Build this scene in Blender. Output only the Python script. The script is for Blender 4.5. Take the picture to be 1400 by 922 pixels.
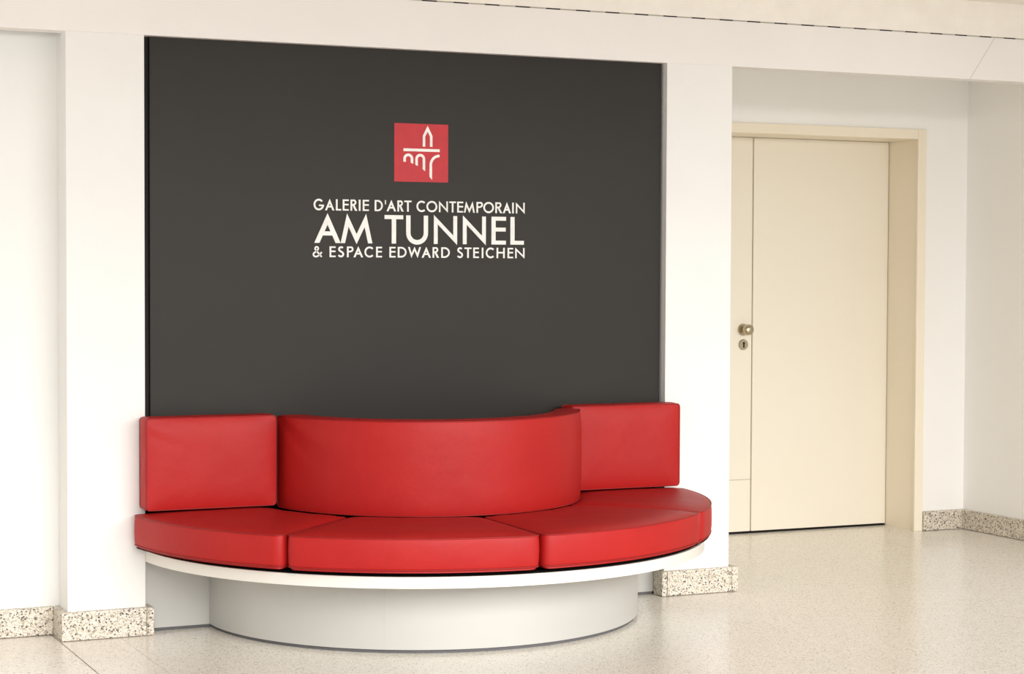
import bpy, bmesh, math, random
from math import sin, cos, pi, radians, sqrt, atan2, asin, acos, hypot
from mathutils import Matrix, Vector, noise

# ------------------------------------------------------------------ reset
for o in list(bpy.data.objects):
    bpy.data.objects.remove(o, do_unlink=True)
scene = bpy.context.scene
COL = scene.collection
random.seed(4)

# ------------------------------------------------------------------ camera
# x runs along the niche wall, y into it, z up; metres.
FPX = 2697.0
YAW, PITCH, ROLL = radians(24.67), radians(2.02), radians(-0.23)
cam_data = bpy.data.cameras.new('camera')
cam_data.sensor_fit = 'HORIZONTAL'
cam_data.sensor_width = 36.0
cam_data.lens = FPX / 1400.0 * 36.0
cam_data.clip_end = 200
cam = bpy.data.objects.new('camera', cam_data)
COL.objects.link(cam)
fwd = Vector((sin(YAW) * cos(PITCH), cos(YAW) * cos(PITCH), -sin(PITCH)))
rgt = Vector((cos(YAW), -sin(YAW), 0))
dwn = fwd.cross(rgt)
r2 = rgt * cos(ROLL) + dwn * sin(ROLL)
d2 = -rgt * sin(ROLL) + dwn * cos(ROLL)
cam.matrix_world = Matrix(((r2.x, -d2.x, -fwd.x, -2.86),
                           (r2.y, -d2.y, -fwd.y, -6.963),
                           (r2.z, -d2.z, -fwd.z, 1.33),
                           (0, 0, 0, 1)))
scene.camera = cam

# ------------------------------------------------------------------ light
world = bpy.data.worlds.new('world')
scene.world = world
world.use_nodes = True
bg = world.node_tree.nodes['Background']
bg.inputs[0].default_value = (1.0, 0.995, 0.985, 1)
bg.inputs[1].default_value = 1.25

def area(name, loc, target, sx, sy, power, color, spread=180):
    l = bpy.data.lights.new(name, 'AREA')
    l.shape = 'RECTANGLE'
    l.size, l.size_y, l.energy, l.color = sx, sy, power, color
    o = bpy.data.objects.new(name, l)
    COL.objects.link(o)
    o.location = loc
    o.rotation_euler = (Vector(target) - Vector(loc)).to_track_quat('-Z', 'Y').to_euler()
    l.spread = radians(spread)
    return o

# daylight from the glazed side of the hall, behind the camera and to its right
area('window_daylight', (1.0, -12.0, 4.4), (1.0, 0.0, 4.4), 14.0, 4.0, 1820, (1.0, 0.995, 0.985))

vs = scene.view_settings
scene.display_settings.display_device = 'sRGB'
vs.view_transform = 'Standard'
vs.look = 'None'
vs.exposure = 0.16
vs.gamma = 1.0
vs.use_curve_mapping = False

# ------------------------------------------------------------------ materials
def lin(c):
    return tuple(((v / 255) / 12.92 if v / 255 <= 0.04045 else ((v / 255 + 0.055) / 1.055) ** 2.4) for v in c) + (1,)

def base_mat(name, rough=0.6, metal=0.0, spec=0.5):
    m = bpy.data.materials.new(name)
    m.use_nodes = True
    nt = m.node_tree
    b = nt.nodes['Principled BSDF']
    b.inputs['Roughness'].default_value = rough
    b.inputs['Metallic'].default_value = metal
    b.inputs['Specular IOR Level'].default_value = spec
    return m, nt, b

def obj_coords(nt):
    tc = nt.nodes.new('ShaderNodeTexCoord')
    return tc.outputs['Object']

def noise_node(nt, co, scale, detail=4, rough=0.55):
    n = nt.nodes.new('ShaderNodeTexNoise')
    n.inputs['Scale'].default_value = scale
    n.inputs['Detail'].default_value = detail
    n.inputs['Roughness'].default_value = rough
    nt.links.new(co, n.inputs['Vector'])
    return n

def ramp(nt, fac, stops, const=False):
    r = nt.nodes.new('ShaderNodeValToRGB')
    if const:
        r.color_ramp.interpolation = 'CONSTANT'
    els = r.color_ramp.elements
    while len(els) < len(stops):
        els.new(0.5)
    for e, (p, c) in zip(els, stops):
        e.position = p
        e.color = c
    nt.links.new(fac, r.inputs['Fac'])
    return r.outputs['Color']

def bump(nt, b, height, strength, dist):
    bp = nt.nodes.new('ShaderNodeBump')
    bp.inputs['Strength'].default_value = strength
    bp.inputs['Distance'].default_value = dist
    nt.links.new(height, bp.inputs['Height'])
    nt.links.new(bp.outputs['Normal'], b.inputs['Normal'])

def painted(name, c1, c2, rough, scale=3.0, bstr=0.15, bscale=160, spec=0.4, metal=0.0):
    m, nt, b = base_mat(name, rough, metal, spec)
    co = obj_coords(nt)
    n = noise_node(nt, co, scale, 5)
    nt.links.new(ramp(nt, n.outputs['Fac'], [(0.3, lin(c1)), (0.7, lin(c2))]), b.inputs['Base Color'])
    n2 = noise_node(nt, co, bscale, 3)
    bump(nt, b, n2.outputs['Fac'], bstr, 0.002)
    return m

def terrazzo(name, scale, stops, rough, mottle=((1, 1, 1, 1), (1, 1, 1, 1)), mscale=1.2):
    m, nt, b = base_mat(name, rough, 0, 0.5)
    co = obj_coords(nt)
    warp = noise_node(nt, co, scale * 1.6, 2)
    mv = nt.nodes.new('ShaderNodeMix')
    mv.data_type = 'RGBA'
    mv.blend_type = 'LINEAR_LIGHT'
    mv.inputs['Factor'].default_value = 0.35 / scale
    nt.links.new(co, mv.inputs['A'])
    nt.links.new(warp.outputs['Color'], mv.inputs['B'])
    cols = []
    for k, st in enumerate(stops):
        v = nt.nodes.new('ShaderNodeTexVoronoi')
        v.inputs['Scale'].default_value = scale * (1.0, 2.3)[k]
        nt.links.new(mv.outputs['Result'], v.inputs['Vector'])
        s = nt.nodes.new('ShaderNodeSeparateColor')
        nt.links.new(v.outputs['Color'], s.inputs['Color'])
        cols.append(ramp(nt, s.outputs['Red'], st, True))
    mx = nt.nodes.new('ShaderNodeMix')
    mx.data_type = 'RGBA'
    mx.blend_type = 'MULTIPLY'
    mx.inputs['Factor'].default_value = 1.0
    nt.links.new(cols[0], mx.inputs['A'])
    nt.links.new(cols[1], mx.inputs['B'])
    n = noise_node(nt, co, mscale, 4)
    mo = ramp(nt, n.outputs['Fac'], [(0.3, mottle[0]), (0.7, mottle[1])])
    mx2 = nt.nodes.new('ShaderNodeMix')
    mx2.data_type = 'RGBA'
    mx2.blend_type = 'MULTIPLY'
    mx2.inputs['Factor'].default_value = 1.0
    nt.links.new(mx.outputs['Result'], mx2.inputs['A'])
    nt.links.new(mo, mx2.inputs['B'])
    nt.links.new(mx2.outputs['Result'], b.inputs['Base Color'])
    return m

def flat(name, c, rough=0.5, metal=0.0, spec=0.4):
    m, nt, b = base_mat(name, rough, metal, spec)
    co = obj_coords(nt)
    n = noise_node(nt, co, 25, 3)
    lo = tuple(v * 0.94 for v in c)
    nt.links.new(ramp(nt, n.outputs['Fac'], [(0.3, lin(lo)), (0.7, lin(c))]), b.inputs['Base Color'])
    return m

M = {}
M['plaster'] = painted('white_wall_paint', (235, 233, 229), (239, 237, 233), 0.75, 2.0, 0.12, 220)
M['fascia'] = painted('fascia_paint', (236, 232, 228), (240, 236, 232), 0.7, 2.5, 0.1, 180)
M['ceiling'] = painted('rough_ceiling_plaster', (240, 234, 225), (247, 242, 234), 0.85, 9.0, 0.5, 90)
M['ceilshade'] = painted('brown_grey_ceiling_shade', (120, 112, 102), (126, 118, 108), 0.8, 3.0, 0.2, 60)  # invented dark tone for the unseen ceiling, cuts bounce onto the wall
M['alcove'] = painted('wall_paint_lightened', (248, 245, 240), (251, 249, 245), 0.75, 1.6, 0.12, 200)  # same paint as the pillars, kept lighter to make up for dimmer alcove light
M['door'] = painted('cream_door_lacquer', (245, 236, 218), (247, 239, 222), 0.42, 1.4, 0.05, 60, 0.4)
M['frame'] = painted('cream_frame_lacquer', (246, 234, 211), (248, 237, 216), 0.42, 2.0, 0.05, 60, 0.4)
M['dark'] = painted('charcoal_panel_paint', (42, 39, 34), (45, 41, 36), 0.42, 1.5, 0.03, 300, 0.2)
M['black'] = flat('black_gap', (14, 13, 12), 0.7)
M['felt'] = flat('black_felt', (12, 11, 11), 0.95, 0, 0.1)
M['vinyl'] = flat('white_vinyl', (244, 242, 236), 0.5)
M['logo'] = flat('red_vinyl', (196, 42, 50), 0.5)
M['laminate'] = painted('pale_brushed_metal', (187, 185, 180), (192, 190, 185), 0.42, 1.2, 0.03, 120, 0.5, 0.15)
M['rim'] = painted('pale_rim_laminate', (228, 224, 214), (232, 228, 219), 0.38, 1.2, 0.03, 120, 0.5, 0.1)
M['plinth'] = flat('grey_plinth', (96, 95, 96), 0.6)
M['grout'] = flat('brown_joint_filler', (150, 132, 100), 0.8)
M['seamline'] = flat('hairline_joint', (196, 188, 174), 0.7)
M['tan'] = flat('door_rebate_paint', (176, 158, 118), 0.6)
M['nickel'] = flat('worn_nickel', (190, 178, 152), 0.28, 0.9)
M['darknickel'] = flat('tarnished_nickel', (120, 106, 84), 0.4, 0.8)
W1 = (1, 1, 1, 1)
M['stone'] = terrazzo('speckled_baseboard_stone', 190, [
    [(0.0, lin((226, 219, 208))), (0.42, lin((239, 233, 223))), (0.64, lin((205, 197, 184))), (0.80, lin((178, 168, 152))), (0.905, lin((104, 97, 90))), (0.955, lin((58, 55, 56)))],
    [(0.0, lin((255, 253, 249))), (0.6, lin((236, 231, 224))), (0.86, lin((196, 188, 178)))]],
    0.42, ((0.95, 0.94, 0.92, 1), W1), 8)
M['floor'] = terrazzo('fine_terrazzo', 210, [
    [(0.0, lin((246, 243, 239))), (0.35, lin((252, 250, 247))), (0.66, lin((243, 239, 233))), (0.84, lin((228, 222, 212))), (0.955, lin((182, 171, 154)))],
    [(0.0, lin((255, 253, 248))), (0.55, lin((246, 243, 237))), (0.88, lin((214, 207, 195)))]],
    0.22, ((0.95, 0.94, 0.92, 1), W1), 1.1)

def leather():
    m, nt, b = base_mat('red_leather', 0.5, 0, 0.28)
    co = obj_coords(nt)
    n = noise_node(nt, co, 5, 4)
    nt.links.new(ramp(nt, n.outputs['Fac'], [(0.3, lin((168, 25, 24))), (0.7, lin((175, 29, 25)))]), b.inputs['Base Color'])
    v = nt.nodes.new('ShaderNodeTexVoronoi')
    v.inputs['Scale'].default_value = 420
    nt.links.new(co, v.inputs['Vector'])
    n2 = noise_node(nt, co, 14, 4, 0.6)
    ad = nt.nodes.new('ShaderNodeMath')
    ad.operation = 'MULTIPLY_ADD'
    ad.inputs[1].default_value = 0.06
    nt.links.new(v.outputs['Distance'], ad.inputs[0])
    nt.links.new(n2.outputs['Fac'], ad.inputs[2])
    bump(nt, b, ad.outputs[0], 0.25, 0.006)
    return m
M['leather'] = leather()
M['piping'] = flat('dark_red_piping', (150, 20, 20), 0.5)

# ------------------------------------------------------------------ helpers
def link(name, me, mat, parent=None):
    o = bpy.data.objects.new(name, me)
    COL.objects.link(o)
    if mat is not None:
        me.materials.clear()
        me.materials.append(mat)
    if parent is not None:
        o.parent = parent
    return o

def mesh(name, verts, faces, mat, parent=None, smooth=False):
    me = bpy.data.meshes.new(name)
    me.from_pydata(verts, [], faces)
    bm = bmesh.new()
    bm.from_mesh(me)
    bmesh.ops.recalc_face_normals(bm, faces=bm.faces)
    bm.to_mesh(me)
    bm.free()
    if smooth:
        me.shade_smooth()
    return link(name, me, mat, parent)

def box(name, lo, hi, mat, parent=None, bev=0.0):
    bm = bmesh.new()
    bmesh.ops.create_cube(bm, size=1)
    for v in bm.verts:
        v.co = Vector([lo[i] + (v.co[i] + 0.5) * (hi[i] - lo[i]) for i in range(3)])
    if bev:
        bmesh.ops.bevel(bm, geom=bm.edges[:], offset=bev, segments=2, affect='EDGES', profile=0.5)
    me = bpy.data.meshes.new(name)
    bm.to_mesh(me)
    bm.free()
    return link(name, me, mat, parent)

def empty(name, loc=(0, 0, 0)):
    o = bpy.data.objects.new(name, None)
    COL.objects.link(o)
    o.location = loc
    o.empty_display_size = 0.1
    return o

def tag(o, label, cat, group=None, kind=None):
    o['label'] = label
    o['category'] = cat
    if group:
        o['group'] = group
    if kind:
        o['kind'] = kind
    return o

def struct(o, label, cat):
    return tag(o, label, cat, kind='structure')

def prism(name, outline, z0, z1, mat, parent=None):
    """outline: ccw list of (x, y); straight extrusion along z."""
    n = len(outline)
    v = [(x, y, z0) for x, y in outline] + [(x, y, z1) for x, y in outline]
    f = [tuple(range(n))[::-1], tuple(range(n, 2 * n))] + [(i, (i + 1) % n, n + (i + 1) % n, n + i) for i in range(n)]
    return mesh(name, v, f, mat, parent)

def tube(name, pts, r, mat, parent=None, closed=True, seg=6):
    n = len(pts)
    P = [Vector(p) for p in pts]
    verts, faces = [], []
    up = None
    for i in range(n):
        t = (P[(i + 1) % n] - P[i - 1]) if (closed or 0 < i < n - 1) else (P[min(i + 1, n - 1)] - P[max(i - 1, 0)])
        t.normalize()
        if up is None:
            up = Vector((0, 0, 1)) if abs(t.z) < 0.8 else Vector((0, 1, 0))
        a = (up - t * up.dot(t)).normalized()
        up = a
        b = t.cross(a)
        for k in range(seg):
            w = 2 * pi * k / seg
            verts.append(P[i] + (a * cos(w) + b * sin(w)) * r)
    for i in range(n if closed else n - 1):
        j = (i + 1) % n
        for k in range(seg):
            faces.append((i * seg + k, j * seg + k, j * seg + (k + 1) % seg, i * seg + (k + 1) % seg))
    return mesh(name, verts, faces, mat, parent, True)

def lathe(name, prof, origin, axis_y, mat, parent=None, seg=32):
    """prof: (radius, distance) pairs, turned about the -y axis through origin."""
    v, f = [], []
    for r, d in prof:
        for k in range(seg):
            w = 2 * pi * k / seg
            v.append((origin[0] + r * cos(w), origin[1] - d, origin[2] + r * sin(w)))
    for i in range(len(prof) - 1):
        for k in range(seg):
            f.append((i * seg + k, i * seg + (k + 1) % seg, (i + 1) * seg + (k + 1) % seg, (i + 1) * seg + k))
    f.append(tuple(range(seg)))
    f.append(tuple((len(prof) - 1) * seg + k for k in range(seg)))
    o = mesh(name, v, f, mat, parent, True)
    o.data.set_sharp_from_angle(angle=radians(35))
    return o

# ------------------------------------------------------------------ setting
PF = 0.015          # pillar fronts
BF = -0.010         # front of the baseboards
NL, NR = -1.105, 1.027   # niche edges
PL, PR = -1.384, 1.330   # outer pillar edges
RW = 3.468          # right wall
DWY = 1.250         # door wall
CZ = 2.49           # ceiling
FB, FT = 2.154, 2.338    # fascia

fl = box('floor', (-7, -11, -0.12), (RW + 0.3, 2.0, -0.012), M['grout'])
struct(fl, 'speckled cream terrazzo floor of the hall', 'floor')
for x0, x1 in ((-7, -1.4175), (-1.4125, -1.2022), (-1.2008, RW + 0.3)):
    box('floor_slab', (x0, -11, -0.012), (x1, 2.0, 0.0), M['floor'], fl)

struct(box('wall_left', (-7, 0.165, 0), (PL, 0.40, CZ), M['plaster']), 'white set-back wall at the far left beside the pillar', 'wall')
struct(box('wall_left_pillar', (PL, PF, 0), (NL, 0.40, CZ), M['plaster']), 'white pillar to the left of the dark sign panel', 'wall')
struct(box('wall_niche', (NL, 0.10, 0), (NR, 0.40, CZ), M['black']), 'dark back of the niche behind the sign panel', 'wall')
struct(box('wall_right_pillar', (NR, PF, 0), (PR, 1.70, CZ), M['plaster']), 'white pillar between the dark sign panel and the door alcove', 'wall')
struct(box('wall_right', (RW, -3.0, 0), (RW + 0.2, 1.70, CZ), M['alcove']), 'white wall at the far right meeting the door wall', 'wall')

# door wall with an opening
DX1, DZ1 = 3.170, 1.988
wb = mesh('wall_back', *(lambda: (
    [(PR, DWY, DZ1), (DX1, DWY, DZ1), (DX1, DWY, 0), (RW, DWY, 0), (RW, DWY, CZ), (PR, DWY, CZ),
     (PR, 1.70, DZ1), (DX1, 1.70, DZ1), (DX1, 1.70, 0), (RW, 1.70, 0), (RW, 1.70, CZ), (PR, 1.70, CZ)],
    [(0, 1, 4, 5), (1, 2, 3, 4), (6, 7, 10, 11), (7, 8, 9, 10), (0, 1, 7, 6), (1, 2, 8, 7), (2, 3, 9, 8), (3, 4, 10, 9), (4, 5, 11, 10), (5, 0, 6, 11)]))(),
    M['alcove'])
struct(wb, 'off-white alcove wall around the cream door', 'wall')

# ceiling and fascia
ce = struct(box('ceiling', (-7, -0.75, CZ), (RW + 0.2, 1.70, CZ + 0.2), M['ceiling']), 'pale plaster ceiling seen at the top edge', 'ceiling')
box('unseen_ceiling_shade', (-7, -5.0, CZ), (RW + 0.2, -0.75, CZ + 0.2), M['ceilshade'], ce)  # unseen panel added; dark tone and edge set to dim the upper wall
struct(box('ceiling_alcove', (PR, 0.075, 2.296), (RW, DWY, CZ), M['alcove']), 'lowered pale ceiling of the door alcove', 'ceiling')
fa = box('trim_1', (-7, 0.008, FB), (RW, 0.090, FT), M['fascia'])
struct(fa, 'smooth off-white fascia board running above the dark panel and the alcove', 'trim')
box('recess_strip', (-7, 0.0125, FT), (RW, 0.085, FT + 0.005), M['seamline'], fa)
up = box('upper_band', (-7, 0.004, FT + 0.005), (RW, 0.090, CZ), M['ceiling'], fa)
slot0 = None
x = -0.66
while x < 3.3:
    if slot0 is None:
        slot0 = box('vent_slot', (-0.030, 0.0085, FT - 0.0004), (0.030, 0.0128, FT + 0.0052), M['black'], fa)
        slot0.location.x = x
    else:
        c = slot0.copy()
        COL.objects.link(c)
        c.location.x = x
    x += 0.1305
# slanted hairline joint on the fascia above the alcove corner
a, b2 = Vector((2.521, 0.0076, FB + 0.002)), Vector((2.648, 0.0076, FT - 0.002))
mesh('hairline_joint', [a + Vector((-.0012, 0, 0)), a + Vector((.0012, 0, 0)), b2 + Vector((.0012, 0, 0)), b2 + Vector((-.0012, 0, 0)),
                        a + Vector((-.0012, .001, 0)), a + Vector((.0012, .001, 0)), b2 + Vector((.0012, .001, 0)), b2 + Vector((-.0012, .001, 0))],
     [(0, 1, 2, 3), (4, 5, 6, 7), (0, 1, 5, 4), (1, 2, 6, 5), (2, 3, 7, 6), (3, 0, 4, 7)], M['seamline'], fa)

# baseboards: thin speckled stone slabs, each visible slab its own piece
BH = 0.102
bl = empty('baseboard_left')
struct(bl, 'speckled stone baseboard along the set-back wall and left pillar', 'baseboard')
box('stone_slab', (-7, 0.138, 0.002), (PL - 0.026, 0.165, BH), M['stone'], bl, 0.002)
box('stone_slab', (PL - 0.026, PF, 0.002), (PL, 0.165, BH), M['stone'], bl, 0.002)
box('stone_slab', (PL - 0.026, BF, 0.002), (NL - 0.0015, PF, BH), M['stone'], bl, 0.002)
box('stone_slab', (NL, BF, 0.002), (NL + 0.026, 0.066, BH), M['stone'], bl, 0.002)
bm_ = empty('baseboard_middle')
struct(bm_, 'speckled stone baseboard around the right pillar beside the bench', 'baseboard')
box('stone_slab', (NR + 0.004, BF, 0.002), (PR + 0.002, PF, BH), M['stone'], bm_, 0.002)
box('stone_slab', (NR - 0.020, BF + 0.001, 0.002), (NR + 0.002, 0.066, BH), M['stone'], bm_, 0.002)
box('stone_slab', (PR + 0.0035, BF, 0.002), (PR + 0.032, 1.22, BH), M['stone'], bm_, 0.002)
br = empty('baseboard_right')
struct(br, 'speckled stone baseboard in the alcove corner right of the door', 'baseboard')
box('stone_slab', (3.206, DWY - 0.026, 0.002), (RW - 0.026, DWY, BH - 0.003), M['stone'], br, 0.002)
box('stone_slab', (RW - 0.026, -3.0, 0.002), (RW, DWY, BH - 0.003), M['stone'], br, 0.002)

# ------------------------------------------------------------------ door
door = empty('door_1', (2.6, DWY, 0))
struct(door, 'cream double door with round knob in a deep cream frame', 'door')
def dbox(name, lo, hi, mat, parent=None, bev=0.0):
    o = box(name, lo, hi, mat, None, bev)
    p = parent or door
    o.parent = p
    o.matrix_parent_inverse = Matrix.Translation(-Vector((2.6, DWY, 0)))
    return o
CF = DWY - 0.014
dbox('frame_post', (DX1 - 0.016, CF, 0), (3.204, DWY + 0.002, 2.033), M['frame'], None, 0.002)
dbox('frame_head', (PR + 0.002, CF, 1.984), (DX1 - 0.017, DWY + 0.002, 2.033), M['frame'], None, 0.002)
dbox('jamb', (DX1 - 0.004, DWY + 0.002, 0), (DX1 + 0.0, 1.56, 1.986), M['frame'])
dbox('jamb_head', (PR + 0.002, DWY + 0.002, 1.984), (DX1 - 0.004, 1.56, 1.990), M['frame'])
LY = 1.500
leaf = dbox('door_leaf', (2.3515, LY, 0.011), (DX1 - 0.0075, LY + 0.045, 1.9825), M['door'], None, 0.002)
dbox('cover_strip', (2.3518, LY - 0.0025, 0.012), (2.405, LY - 0.0002, 1.981), M['door'], None, 0.0008)
side = dbox('side_leaf', (PR + 0.004, LY + 0.003, 0.011), (2.3480, LY + 0.048, 1.9825), M['door'], None, 0.002)
# kick plate joint across the side leaf, worn lower part
dbox('kick_panel', (PR + 0.004, LY + 0.0022, 0.012), (2.3465, LY + 0.0031, 0.272), M['door'])
dbox('kick_joint', (PR + 0.004, LY + 0.0017, 0.2712), (2.3462, LY + 0.0023, 0.2732), M['tan'])
dbox('gap_backing', (PR + 0.004, LY + 0.049, 0.0), (DX1, LY + 0.06, 1.984), M['tan'])
dbox('threshold', (PR + 0.004, LY + 0.004, 0.0003), (DX1 - 0.005, LY + 0.05, 0.006), M['black'])
kn = lathe('door_knob', [(0.029, 0.0), (0.029, 0.006), (0.026, 0.009), (0.012, 0.010), (0.011, 0.030), (0.016, 0.036),
                         (0.024, 0.042), (0.027, 0.052), (0.026, 0.063), (0.021, 0.070), (0.012, 0.0735), (0.002, 0.0745)],
           (2.296, LY + 0.003, 1.025), True, M['nickel'])
kn.parent = door; kn.matrix_parent_inverse = Matrix.Translation(-Vector((2.6, DWY, 0)))
es = lathe('keyhole_escutcheon', [(0.027, 0.0), (0.027, 0.004), (0.024, 0.007), (0.002, 0.0075)], (2.299, LY + 0.003, 0.949), True, M['nickel'])
es.parent = door; es.matrix_parent_inverse = Matrix.Translation(-Vector((2.6, DWY, 0)))
kh = [(0.0065 * cos(t), 0.006 + 0.0065 * sin(t)) for t in [radians(-50 + i * 280 / 14) for i in range(15)]] + [(-0.0042, -0.017), (0.0042, -0.017)]
n = len(kh)
kv = [(2.299 + p, LY + 0.003 - 0.0082, 0.951 + q) for p, q in kh] + [(2.299 + p, LY + 0.003 - 0.007, 0.951 + q) for p, q in kh]
ko = mesh('keyhole', kv, [tuple(range(n)), tuple(range(n, 2 * n))] + [(i, (i + 1) % n, n + (i + 1) % n, n + i) for i in range(n)], M['black'])
ko.parent = es

# ------------------------------------------------------------------ sign panel
PY = 0.045
sign = empty('sign_panel', (-0.03, PY, 0.9))
tag(sign, 'large charcoal wall panel with red logo and white gallery lettering above the red bench', 'sign')
INV = Matrix.Translation(-Vector((-0.03, PY, 0.9)))
def under(o, p, inv=INV):
    o.parent = p
    o.matrix_parent_inverse = inv
    return o
under(box('panel', (NL + 0.027, PY, 0.45), (NR - 0.010, PY + 0.020, CZ - 0.01), M['dark'], None, 0.0015), sign)
under(box('shadow_gap', (NL + 0.0005, PY + 0.014, 0.45), (NL + 0.026, PY + 0.05, CZ - 0.01), M['black']), sign)

VT = 0.0009   # thickness of the vinyl
def vinyl(name, polys, mat, y=PY, parent=None, t=VT):
    v, f = [], []
    for P in polys:
        n, k = len(P), len(v)
        tt = t + 0.00006 * (len(v) // 8 % 4)     # overlapping pieces never share a plane
        v += [(p[0], y - tt, p[1]) for p in P] + [(p[0], y, p[1]) for p in P]
        f += [tuple(range(k, k + n)), tuple(range(k + n, k + 2 * n))]
        f += [(k + i, k + (i + 1) % n, k + n + (i + 1) % n, k + n + i) for i in range(n)]
    o = mesh(name, v, f, mat)
    return under(o, parent) if parent else o

def stroke(pts, s, closed=False):
    """thick polyline as a list of quads."""
    n = len(pts)
    P = [Vector(p) for p in pts]
    L, R = [], []
    for i in range(n):
        if closed:
            t0, t1 = P[i] - P[i - 1], P[(i + 1) % n] - P[i]
        else:
            t0 = P[i] - P[i - 1] if i else P[1] - P[0]
            t1 = P[i + 1] - P[i] if i < n - 1 else P[-1] - P[-2]
        t0 = t0.normalized(); t1 = t1.normalized()
        m = (t0 + t1)
        m = m.normalized() if m.length > 1e-6 else t0
        nn = Vector((-m.y, m.x))
        k = max(0.35, nn.dot(Vector((-t0.y, t0.x))))
        L.append(P[i] + nn * (s / 2 / k))
        R.append(P[i] - nn * (s / 2 / k))
    q = []
    for i in range(n if closed else n - 1):
        j = (i + 1) % n
        q.append([tuple(R[i]), tuple(R[j]), tuple(L[j]), tuple(L[i])])
    return q

def arc(cx, cy, rx, ry, a0, a1, n=22):
    return [(cx + rx * cos(radians(a0 + (a1 - a0) * i / n)), cy + ry * sin(radians(a0 + (a1 - a0) * i / n))) for i in range(n + 1)]

def rect(x0, y0, x1, y1):
    return [(x0, y0), (x1, y0), (x1, y1), (x0, y1)]

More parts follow.
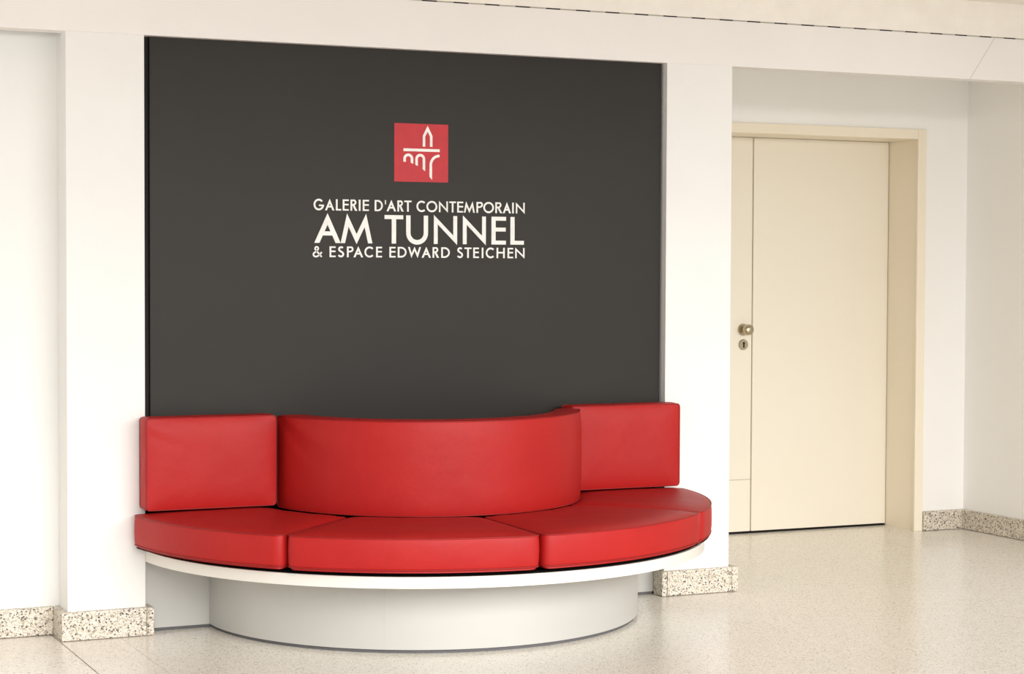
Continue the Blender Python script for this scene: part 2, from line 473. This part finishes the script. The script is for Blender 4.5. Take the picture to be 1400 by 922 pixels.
def glyph(ch, w, h, s):
    """geometric sans capital in a w x h box, stem s; returns polygons."""
    T, B = 1.03 * h, -0.03 * h
    e = s * 0.86
    if ch == 'I': return [rect(0, 0, w, h)]
    if ch == "'": return [[(w * .15, h * .62), (w * .85, h * .62), (w, h), (0, h)]]
    if ch == 'L': return [rect(0, 0, s, h), rect(s, 0, w, e)]
    if ch == 'T': return [rect(0, h - e, w, h), rect(w / 2 - s / 2, 0, w / 2 + s / 2, h - e)]
    if ch == 'E': return [rect(0, 0, s, h), rect(s, 0, w, e), rect(s, h - e, w, h), rect(s, h * .54 - e / 2, w * .98, h * .54 + e / 2)]
    if ch == 'H': return [rect(0, 0, s, h), rect(w - s, 0, w, h), rect(s, h * .53 - e / 2, w - s, h * .53 + e / 2)]
    if ch == 'N':
        s *= 0.9
        dv = s
        for _ in range(20):
            m = (T - B - dv) / w
            dv = s * 0.92 * sqrt(1 + m * m)
        return [[(0, 0), (s, 0), (s, T - m * s), (0, T)], [(0, T), (0, T - dv), (w, B), (w, B + dv)],
                [(w - s, h), (w - s, B + m * s), (w, B), (w, h)]]
    if ch == 'A':
        k = w / 2 / T
        sb = s * sqrt(1 + k * k) * 1.02
        yi = T - sb / k
        y0, y1 = h * .26, h * .26 + e
        return [[(0, 0), (sb, 0), (w / 2, yi), (w / 2, T)], [(w, 0), (w / 2, T), (w / 2, yi), (w - sb, 0)],
                [(y0 * k + sb * .7, y0), (w - y0 * k - sb * .7, y0), (w - y1 * k - sb * .7, y1), (y1 * k + sb * .7, y1)]]
    if ch in 'MW':
        ax = 0.2 if ch == 'M' else 0.26
        x1 = ax * w
        k = x1 / T
        sb = s * 0.95 * sqrt(1 + k * k)
        dv = s
        for _ in range(20):
            m = (T - B - dv) / (w / 2 - x1)
            dv = s * 0.92 * sqrt(1 + m * m)
        # inner line of the leg meets the upper edge of the diagonal
        y = (x1 + T / m - sb) / (k + 1 / m)
        xq = sb + k * y
        polys = []
        for sg in (1, -1):
            fx = (lambda p: p) if sg == 1 else (lambda p: w - p)
            polys.append([(fx(a), b) for a, b in [(0, 0), (sb, 0), (xq, y), (x1, T)]])
            polys.append([(fx(a), b) for a, b in [(x1, T), (x1, T - dv), (w / 2, B), (w / 2, B + dv)]])
        if ch == 'W':
            polys = [[(a, h - b) for a, b in p] for p in polys]
        return polys
    o = s / 2
    if ch == 'O':
        return stroke(arc(w / 2, h / 2, w / 2 - o, h * .515 - o, 0, 360, 40)[:-1], s, True)
    if ch == 'C':
        r = h * .515
        aa = math.degrees(acos(max(-1, min(1, (w - r) / r))))
        return stroke(arc(r, h / 2, r - o, r - o, aa, 360 - aa, 32), s)
    if ch == 'G':
        r = h * .515
        return stroke(arc(w / 2, h / 2, w / 2 - o, r - o, 42, 352, 36), s) + [rect(w * .52, h / 2 - e, w, h / 2)]
    if ch == 'D':
        return [rect(0, 0, s, h), rect(s, 0, w * .36, e), rect(s, h - e, w * .36, h)] + stroke(arc(w * .36, h / 2, w * .64 - o, h / 2 - e / 2, -90, 90, 24), s * .95)
    if ch in 'PR':
        b = h * .50 if ch == 'P' else h * .50
        wb_ = w if ch == 'P' else w * .86
        rr = (h - b) / 2
        p = [rect(0, 0, s, h), rect(s, h - e, wb_ - rr, h), rect(s, b - e * .3, wb_ - rr, b + e * .7)]
        p += stroke(arc(wb_ - rr, b + rr + e * .0, rr - o * .9, rr - e * .45 + .0, -95, 90, 18), s * .93)
        if ch == 'R':
            p.append([(w * .30, b), (w * .30 + s * 1.15, b), (w, 0), (w - s * 1.3, 0)])
        return p
    if ch == 'U':
        r = w / 2 - o
        cy = B + o + r
        return [rect(0, cy, s, h), rect(w - s, cy, w, h)] + stroke(arc(w / 2, cy, r, r, 180, 360, 28), s)
    if ch == 'S':
        r1, r2 = h * .262 - o * .9, h * .285 - o * .9
        c1, c2 = (w * .50, h * 1.015 - o - r1), (w * .46, B * .5 + o + r2)
        pts = arc(c1[0], c1[1], min(w * .40, r1 * 1.12), r1, 38, 222, 14)
        pts += arc(c2[0], c2[1], min(w * .44, r2 * 1.12), r2, 52, -158, 16)
        return stroke(pts, s)
    if ch == '&':
        p = stroke([(w * .97, h * .02), (w * .34, h * .64)] + arc(w * .44, h * .79, w * .17, h * .15, 215, -60, 14) + [(w * .30, h * .47)]
                   + arc(w * .36, h * .24, w * .27, h * .20, 120, 300, 14) + [(w * .80, h * .24), (w * .97, h * .46)], s * .86)
        return p
    return [rect(0, 0, w, h)]

LINES = [
    ('upper_text_line', "GALERIED'ARTCONTEMPORAIN", 1.541, 0.0420, 0.0069,
     [(-.458, -.417), (-.413, -.376), (-.37, -.349), (-.343, -.319), (-.312, -.285), (-.279, -.272), (-.263, -.238), (-.215, -.182), (-.174, -.169), (-.167, -.128), (-.123, -.097), (-.095, -.065), (-.045, -.009), (-.004, .041), (.048, .085), (.091, .119), (.124, .149), (.152, .198), (.205, .232), (.234, .279), (.285, .315), (.317, .352), (.357, .364), (.373, .411)]),
    ('title_text_line', "AMTUNNEL", 1.419, 0.108, 0.0178,
     [(-.455, -.351), (-.351, -.224), (-.175, -.099), (-.087, .003), (.027, .124), (.148, .245), (.269, .331), (.35, .408)]),
    ('lower_text_line', "&ESPACEEDWARDSTEICHEN", 1.366, 0.0405, 0.0069,
     [(-.462, -.425), (-.395, -.371), (-.363, -.335), (-.326, -.3), (-.3, -.261), (-.256, -.22), (-.209, -.185), (-.155, -.13), (-.121, -.085), (-.079, -.026), (-.023, .015), (.022, .049), (.058, .094), (.124, .15), (.155, .185), (.192, .216), (.228, .235), (.245, .28), (.291, .326), (.338, .362), (.371, .411)])]
for nm, txt, z0, h, s, ext in LINES:
    ln = empty(nm)
    ln.parent = sign
    ln.matrix_parent_inverse = INV
    for ch, (xa, xb) in zip(txt, ext):
        polys = [[(xa + p, z0 + q) for p, q in P] for P in glyph(ch, xb - xa, h, s)]
        o = vinyl('letter', polys, M['vinyl'])
        o.parent = ln

lg = under(vinyl('logo_square', [rect(-.136, 1.655, .0855, 1.8765)], M['logo']), sign)
LYY = PY - VT
def mark(name, polys):
    o = vinyl(name, polys, M['vinyl'], LYY, None, 0.0006)
    o.parent = lg
    o.matrix_parent_inverse = Matrix.Identity(4)
s = 0.0102
mark('tower_mark', [[(-.02, 1.790), (-.02 + s, 1.790), (-.02 + s, 1.829), (-.02, 1.8315)], [(.02, 1.790), (.02, 1.8315), (.02 - s, 1.829), (.02 - s, 1.790)],
                    [(-.02, 1.8315), (-.02 + s, 1.829), (0, 1.8475), (0, 1.8695)], [(.02, 1.8315), (0, 1.8695), (0, 1.8475), (.02 - s, 1.829)]])
mark('deck_mark', [rect(-.099, 1.771, .050, 1.7815)])
mark('arch_mark', stroke(arc(-.079, 1.742, .0152, .0152, 0, 180, 20), s) + [[(-.099, 1.7305), (-.099 + s, 1.7305), (-.099 + s, 1.742), (-.099, 1.742)], [(-.0588, 1.7235), (-.0588, 1.742), (-.0588 - s, 1.742), (-.0588 - s, 1.7275)]])
mark('arch_mark', stroke(arc(-.030, 1.742, .0152, .0152, 0, 180, 20), s) + [[(-.0502, 1.7205), (-.0502 + s, 1.7155), (-.0502 + s, 1.742), (-.0502, 1.742)], [(-.0098, 1.6965), (-.0098, 1.742), (-.0098 - s, 1.742), (-.0098 - s, 1.704)]])
mark('pier_mark', stroke(arc(.0495, 1.720, .0362, .0362, 90, 180, 18), s) + [[(.0082, 1.676), (.0082 + s * 1.02, 1.664), (.0082 + s * 1.02, 1.720), (.0082, 1.720)]])

# ------------------------------------------------------------------ bench
BX, BY = -0.015, 0.070
bench = empty('curved_bench', (BX, BY, 0))
tag(bench, 'pale half-round bench base with overhanging rim under the red cushions', 'bench')
BINV = Matrix.Translation(-Vector((BX, BY, 0)))
def fan(r, a0, a1, n=72):
    return [(BX + r * cos(radians(a0 + (a1 - a0) * i / n)), BY + r * sin(radians(a0 + (a1 - a0) * i / n))) for i in range(n + 1)]
def sector(name, ro, ri, ya, z0, z1, mat, n=96, smooth=True):
    """half ring from the wall line y=ya round the front."""
    ao = math.degrees(asin((BY - ya) / ro))
    out = fan(ro, -180 + ao, -ao, n)
    if ri > 0:
        ai = math.degrees(asin((BY - ya) / ri))
        inn = fan(ri, -180 + ai, -ai, n)
        v = []
        for z in (z0, z1):
            v += [(x, y, z) for x, y in out] + [(x, y, z) for x, y in inn]
        k = n + 1
        f = []
        for i in range(n):
            f += [(i, i + 1, 2 * k + i + 1, 2 * k + i), (k + i, k + i + 1, 3 * k + i + 1, 3 * k + i),
                  (i, i + 1, k + i + 1, k + i), (2 * k + i, 2 * k + i + 1, 3 * k + i + 1, 3 * k + i)]
        f += [(0, k, 3 * k, 2 * k), (n, k + n, 3 * k + n, 2 * k + n)]
        o = mesh(name, v, f, mat)
    else:
        o = prism(name, out, z0, z1, mat)
    o.data.shade_smooth()
    o.data.set_sharp_from_angle(angle=radians(30))
    return under(o, bench, BINV)
sector('plinth', 0.828, 0, 0.069, 0.0, 0.013, M['plinth'])
sector('drum_base', 0.838, 0, 0.0695, 0.013, 0.266, M['laminate'])
sector('seat_rim', 1.091, 0.55, PF - 0.001, 0.266, 0.305, M['rim'])
sector('seat_pad_board', 1.080, 0.45, PF - 0.001, 0.305, 0.313, M['felt'])
sector('back_support', 0.50, 0.46, 0.01, 0.313, 0.74, M['felt'])
under(box('back_plate', (NL + 0.001, 0.070, 0.012), (NR - 0.001, 0.095, 0.30), M['laminate']), bench, BINV)
under(box('plate_foot', (NL + 0.0275, 0.073, 0.0), (NR - 0.0215, 0.095, 0.012), M['plinth']), bench, BINV)
jt = under(prism('panel_joint', [(BX + r * cos(radians(t)), BY + r * sin(radians(t))) for r, t in ((0.8375, -120.44), (0.8384, -120.44), (0.8384, -120.36), (0.8375, -120.36))], 0.013, 0.266, M['seamline']), bench, BINV)
ft = under(box('levelling_foot', (-0.02, -0.752, 0.0), (0.015, -0.72, 0.014), M['black']), bench, BINV)

# ------------------------------------------------------------------ cushions
def cushion(name, P, N, Lu, Lv, thick, dome, mat, rc=0.02, nu=40, nv=18, seed=0.0, wr=0.0015, side=0.006, tuck=0.012, folds=()):
    """padded slab: front face P(u,v)+dome along N, boxed sides, piped seams."""
    def rnd(a, b):
        p, q = max(0, rc - a), max(0, rc - b)
        if p > 0 and q > 0:
            m, l = max(p, q), hypot(p, q)
            return rc - p * m / l, rc - q * m / l
        return a, b
    def uv(i, j):
        # denser rows near the edges
        u = 0.5 - 0.5 * cos(pi * i / nu) * (0.55 + 0.45 * abs(cos(pi * i / nu)))
        v = 0.5 - 0.5 * cos(pi * j / nv) * (0.55 + 0.45 * abs(cos(pi * j / nv)))
        a, b = u * Lu, v * Lv
        aa, bb = min(a, Lu - a), min(b, Lv - b)
        a2, b2_ = rnd(aa, bb)
        return (a2 if a <= Lu / 2 else Lu - a2) / Lu, (b2_ if b <= Lv / 2 else Lv - b2_) / Lv
    verts, faces = [], []
    def height(u, v):
        a = min(u, 1 - u) * Lu
        b = min(v, 1 - v) * Lv
        g = lambda d, k: 1 - math.exp(-d / k)
        hgt = dome * g(a, 0.035) * g(b, 0.035)
        w = noise.noise(Vector((u * Lu * 9 + seed, v * Lv * 9, seed * 3))) + 0.5 * noise.noise(Vector((u * Lu * 22, v * Lv * 22 + seed, seed)))
        hgt += wr * w * g(a, 0.02) * g(b, 0.02)
        for (u0, v0, u1, v1, wd, amp) in folds:
            px, py, qx, qy = u0 * Lu, v0 * Lv, u1 * Lu, v1 * Lv
            dx, dy = qx - px, qy - py
            t = max(0, min(1, ((u * Lu - px) * dx + (v * Lv - py) * dy) / (dx * dx + dy * dy)))
            d = hypot(u * Lu - px - t * dx, v * Lv - py - t * dy)
            hgt += amp * math.exp(-(d / wd) ** 2) * (1 - t) * g(a, 0.01) * g(b, 0.01)
        return hgt
    idx = {}
    for i in range(nu + 1):
        for j in range(nv + 1):
            u, v = uv(i, j)
            idx[i, j] = len(verts)
            verts.append(P(u, v) + N(u, v) * height(u, v))
    for i in range(nu):
        for j in range(nv):
            faces.append((idx[i, j], idx[i + 1, j], idx[i + 1, j + 1], idx[i, j + 1]))
    loop = [(i, 0) for i in range(nu)] + [(nu, j) for j in range(nv)] + [(i, nv) for i in range(nu, 0, -1)] + [(0, j) for j in range(nv, 0, -1)]
    LU = [uv(*ij) for ij in loop]
    base = [P(*q) for q in LU]
    nrm = [N(*q) for q in LU]
    n = len(loop)
    outw = []
    cen = sum(base, Vector()) / n
    for k in range(n):
        t = base[(k + 1) % n] - base[k - 1]
        o = t.cross(nrm[k])
        if o.length < 1e-9:
            o = base[k] - cen
        outw.append(o.normalized())
    # orientation check on the area sign
    flip = sum((base[k] - base[k - 1]).cross(nrm[k]).dot(base[k] - cen) for k in range(n)) < 0
    if flip:
        outw = [-o for o in outw]
    prev = [idx[ij] for ij in loop]
    for d, off in ((0.06, .35), (0.2, .8), (0.5, 1.0), (0.8, .8), (0.94, .3), (1.0, 0.0), (1.0 + tuck / thick, -tuck / side)):
        cur = []
        for k in range(n):
            cur.append(len(verts))
            jit = 1 + 0.5 * noise.noise(base[k] * 14 + Vector((seed, 0, d)))
            verts.append(base[k] - nrm[k] * (thick * d) + outw[k] * (side * off * (jit if off > 0 else 1)))
        for k in range(n):
            faces.append((prev[k], prev[(k + 1) % n], cur[(k + 1) % n], cur[k]))
        prev = cur
    # flat back
    bidx = {ij: prev[k] for k, ij in enumerate(loop)}
    bidx[0, 0] = prev[0]
    for i in range(nu + 1):
        for j in range(nv + 1):
            if (i, j) not in bidx:
                u, v = uv(i, j)
                bidx[i, j] = len(verts)
                verts.append(P(u, v) - N(u, v) * (thick + tuck))
    for i in range(nu):
        for j in range(nv):
            faces.append((bidx[i, j], bidx[i, j + 1], bidx[i + 1, j + 1], bidx[i + 1, j]))
    body = mesh(name, verts, faces, mat, None, True)
    for nm_, dd in (('piping', 0.0), ('piping', thick)):
        pp = [base[k] - nrm[k] * dd + outw[k] * 0.0008 for k in range(n)]
        q = [pp[0]]
        for p in pp[1:]:
            if (p - q[-1]).length > 0.0025:
                q.append(p)
        tube(nm_, q, 0.0024, M['piping'], body, True, 6)
    return body

ZS, TH = 0.437, 0.104        # seat seam height, seat thickness
RO, RI = 1.126, 0.616
def seat(a0, a1, label, seed, wall0=False, wall1=False):
    g = 0.0068
    def ang(u, r):
        s0 = radians(a0) + g / r
        s1 = radians(a1) - g / r
        if wall0: s0 = -pi + asin((BY - (PF - 0.012)) / r)
        if wall1: s1 = -asin((BY - (PF - 0.012)) / r)
        return s0 + (s1 - s0) * u
    def P(u, v):
        r = RI + (RO - RI) * v
        t = ang(u, r)
        return Vector((BX - 0.014 + r * cos(t), BY + r * sin(t), ZS))
    N = lambda u, v: Vector((0, 0, 1))
    o = cushion('seat_cushion', P, N, radians(45) * 0.87, RO - RI, TH, 0.017, M['leather'], 0.028, 44, 26, seed, 0.0016, 0.0042, 0.011)
    tag(o, label, 'cushion', 'wedge seat cushions on the curved bench')
    return o
seat(-180, -135, 'red leather seat cushion at the left end of the curved bench, by the left pillar', 1.3, wall0=True)
seat(-135, -90, 'red leather seat cushion second from the left, at the front of the curved bench', 5.1)
seat(-90, -45, 'red leather seat cushion third from the left, right of the front seam', 9.7)
seat(-45, 0, 'red leather seat cushion at the right end of the curved bench, against the right pillar', 14.2, wall1=True)

def block(x0, x1, label, seed, folds):
    zb, zt, yf = 0.4615, 0.787, -0.088
    P = lambda u, v: Vector((x0 + (x1 - x0) * u, yf, zb + (zt - zb) * v))
    N = lambda u, v: Vector((0, -1, 0))
    o = cushion('back_cushion', P, N, x1 - x0, zt - zb, 0.090, 0.014, M['leather'], 0.012, 44, 30, seed, 0.0012, 0.005, 0.010, folds)
    return tag(o, label, 'cushion', 'flat back cushions of the bench')
block(-1.126, -0.648, 'flat rectangular red leather back cushion against the left pillar', 2.2, [(0.03, 0.92, 0.35, 0.72, 0.012, 0.003), (0.02, 0.8, 0.3, 0.66, 0.01, -0.002)])
block(0.556, 1.036, 'flat rectangular red leather back cushion against the right pillar', 7.7, [(0.97, 0.95, 0.8, 0.8, 0.012, 0.002)])

RR = 0.612
ta, tb = radians(-171.5), radians(-17.5)
def Pr(u, v):
    t = ta + (tb - ta) * u
    return Vector((BX + RR * cos(t), BY + RR * sin(t), 0.446 + 0.335 * v))
def Nr(u, v):
    t = ta + (tb - ta) * u
    return Vector((cos(t), sin(t), 0))
o = cushion('back_cushion', Pr, Nr, RR * (tb - ta), 0.335, 0.095, 0.008, M['leather'], 0.02, 96, 30, 3.4, 0.0013, 0.005, 0.010,
            [(0.02, 0.97, 0.16, 0.45, 0.016, -0.005), (0.05, 0.99, 0.22, 0.6, 0.014, 0.004), (0.09, 0.99, 0.3, 0.75, 0.012, -0.003)])
tag(o, 'long curved red leather back cushion bulging in the middle of the bench', 'cushion')
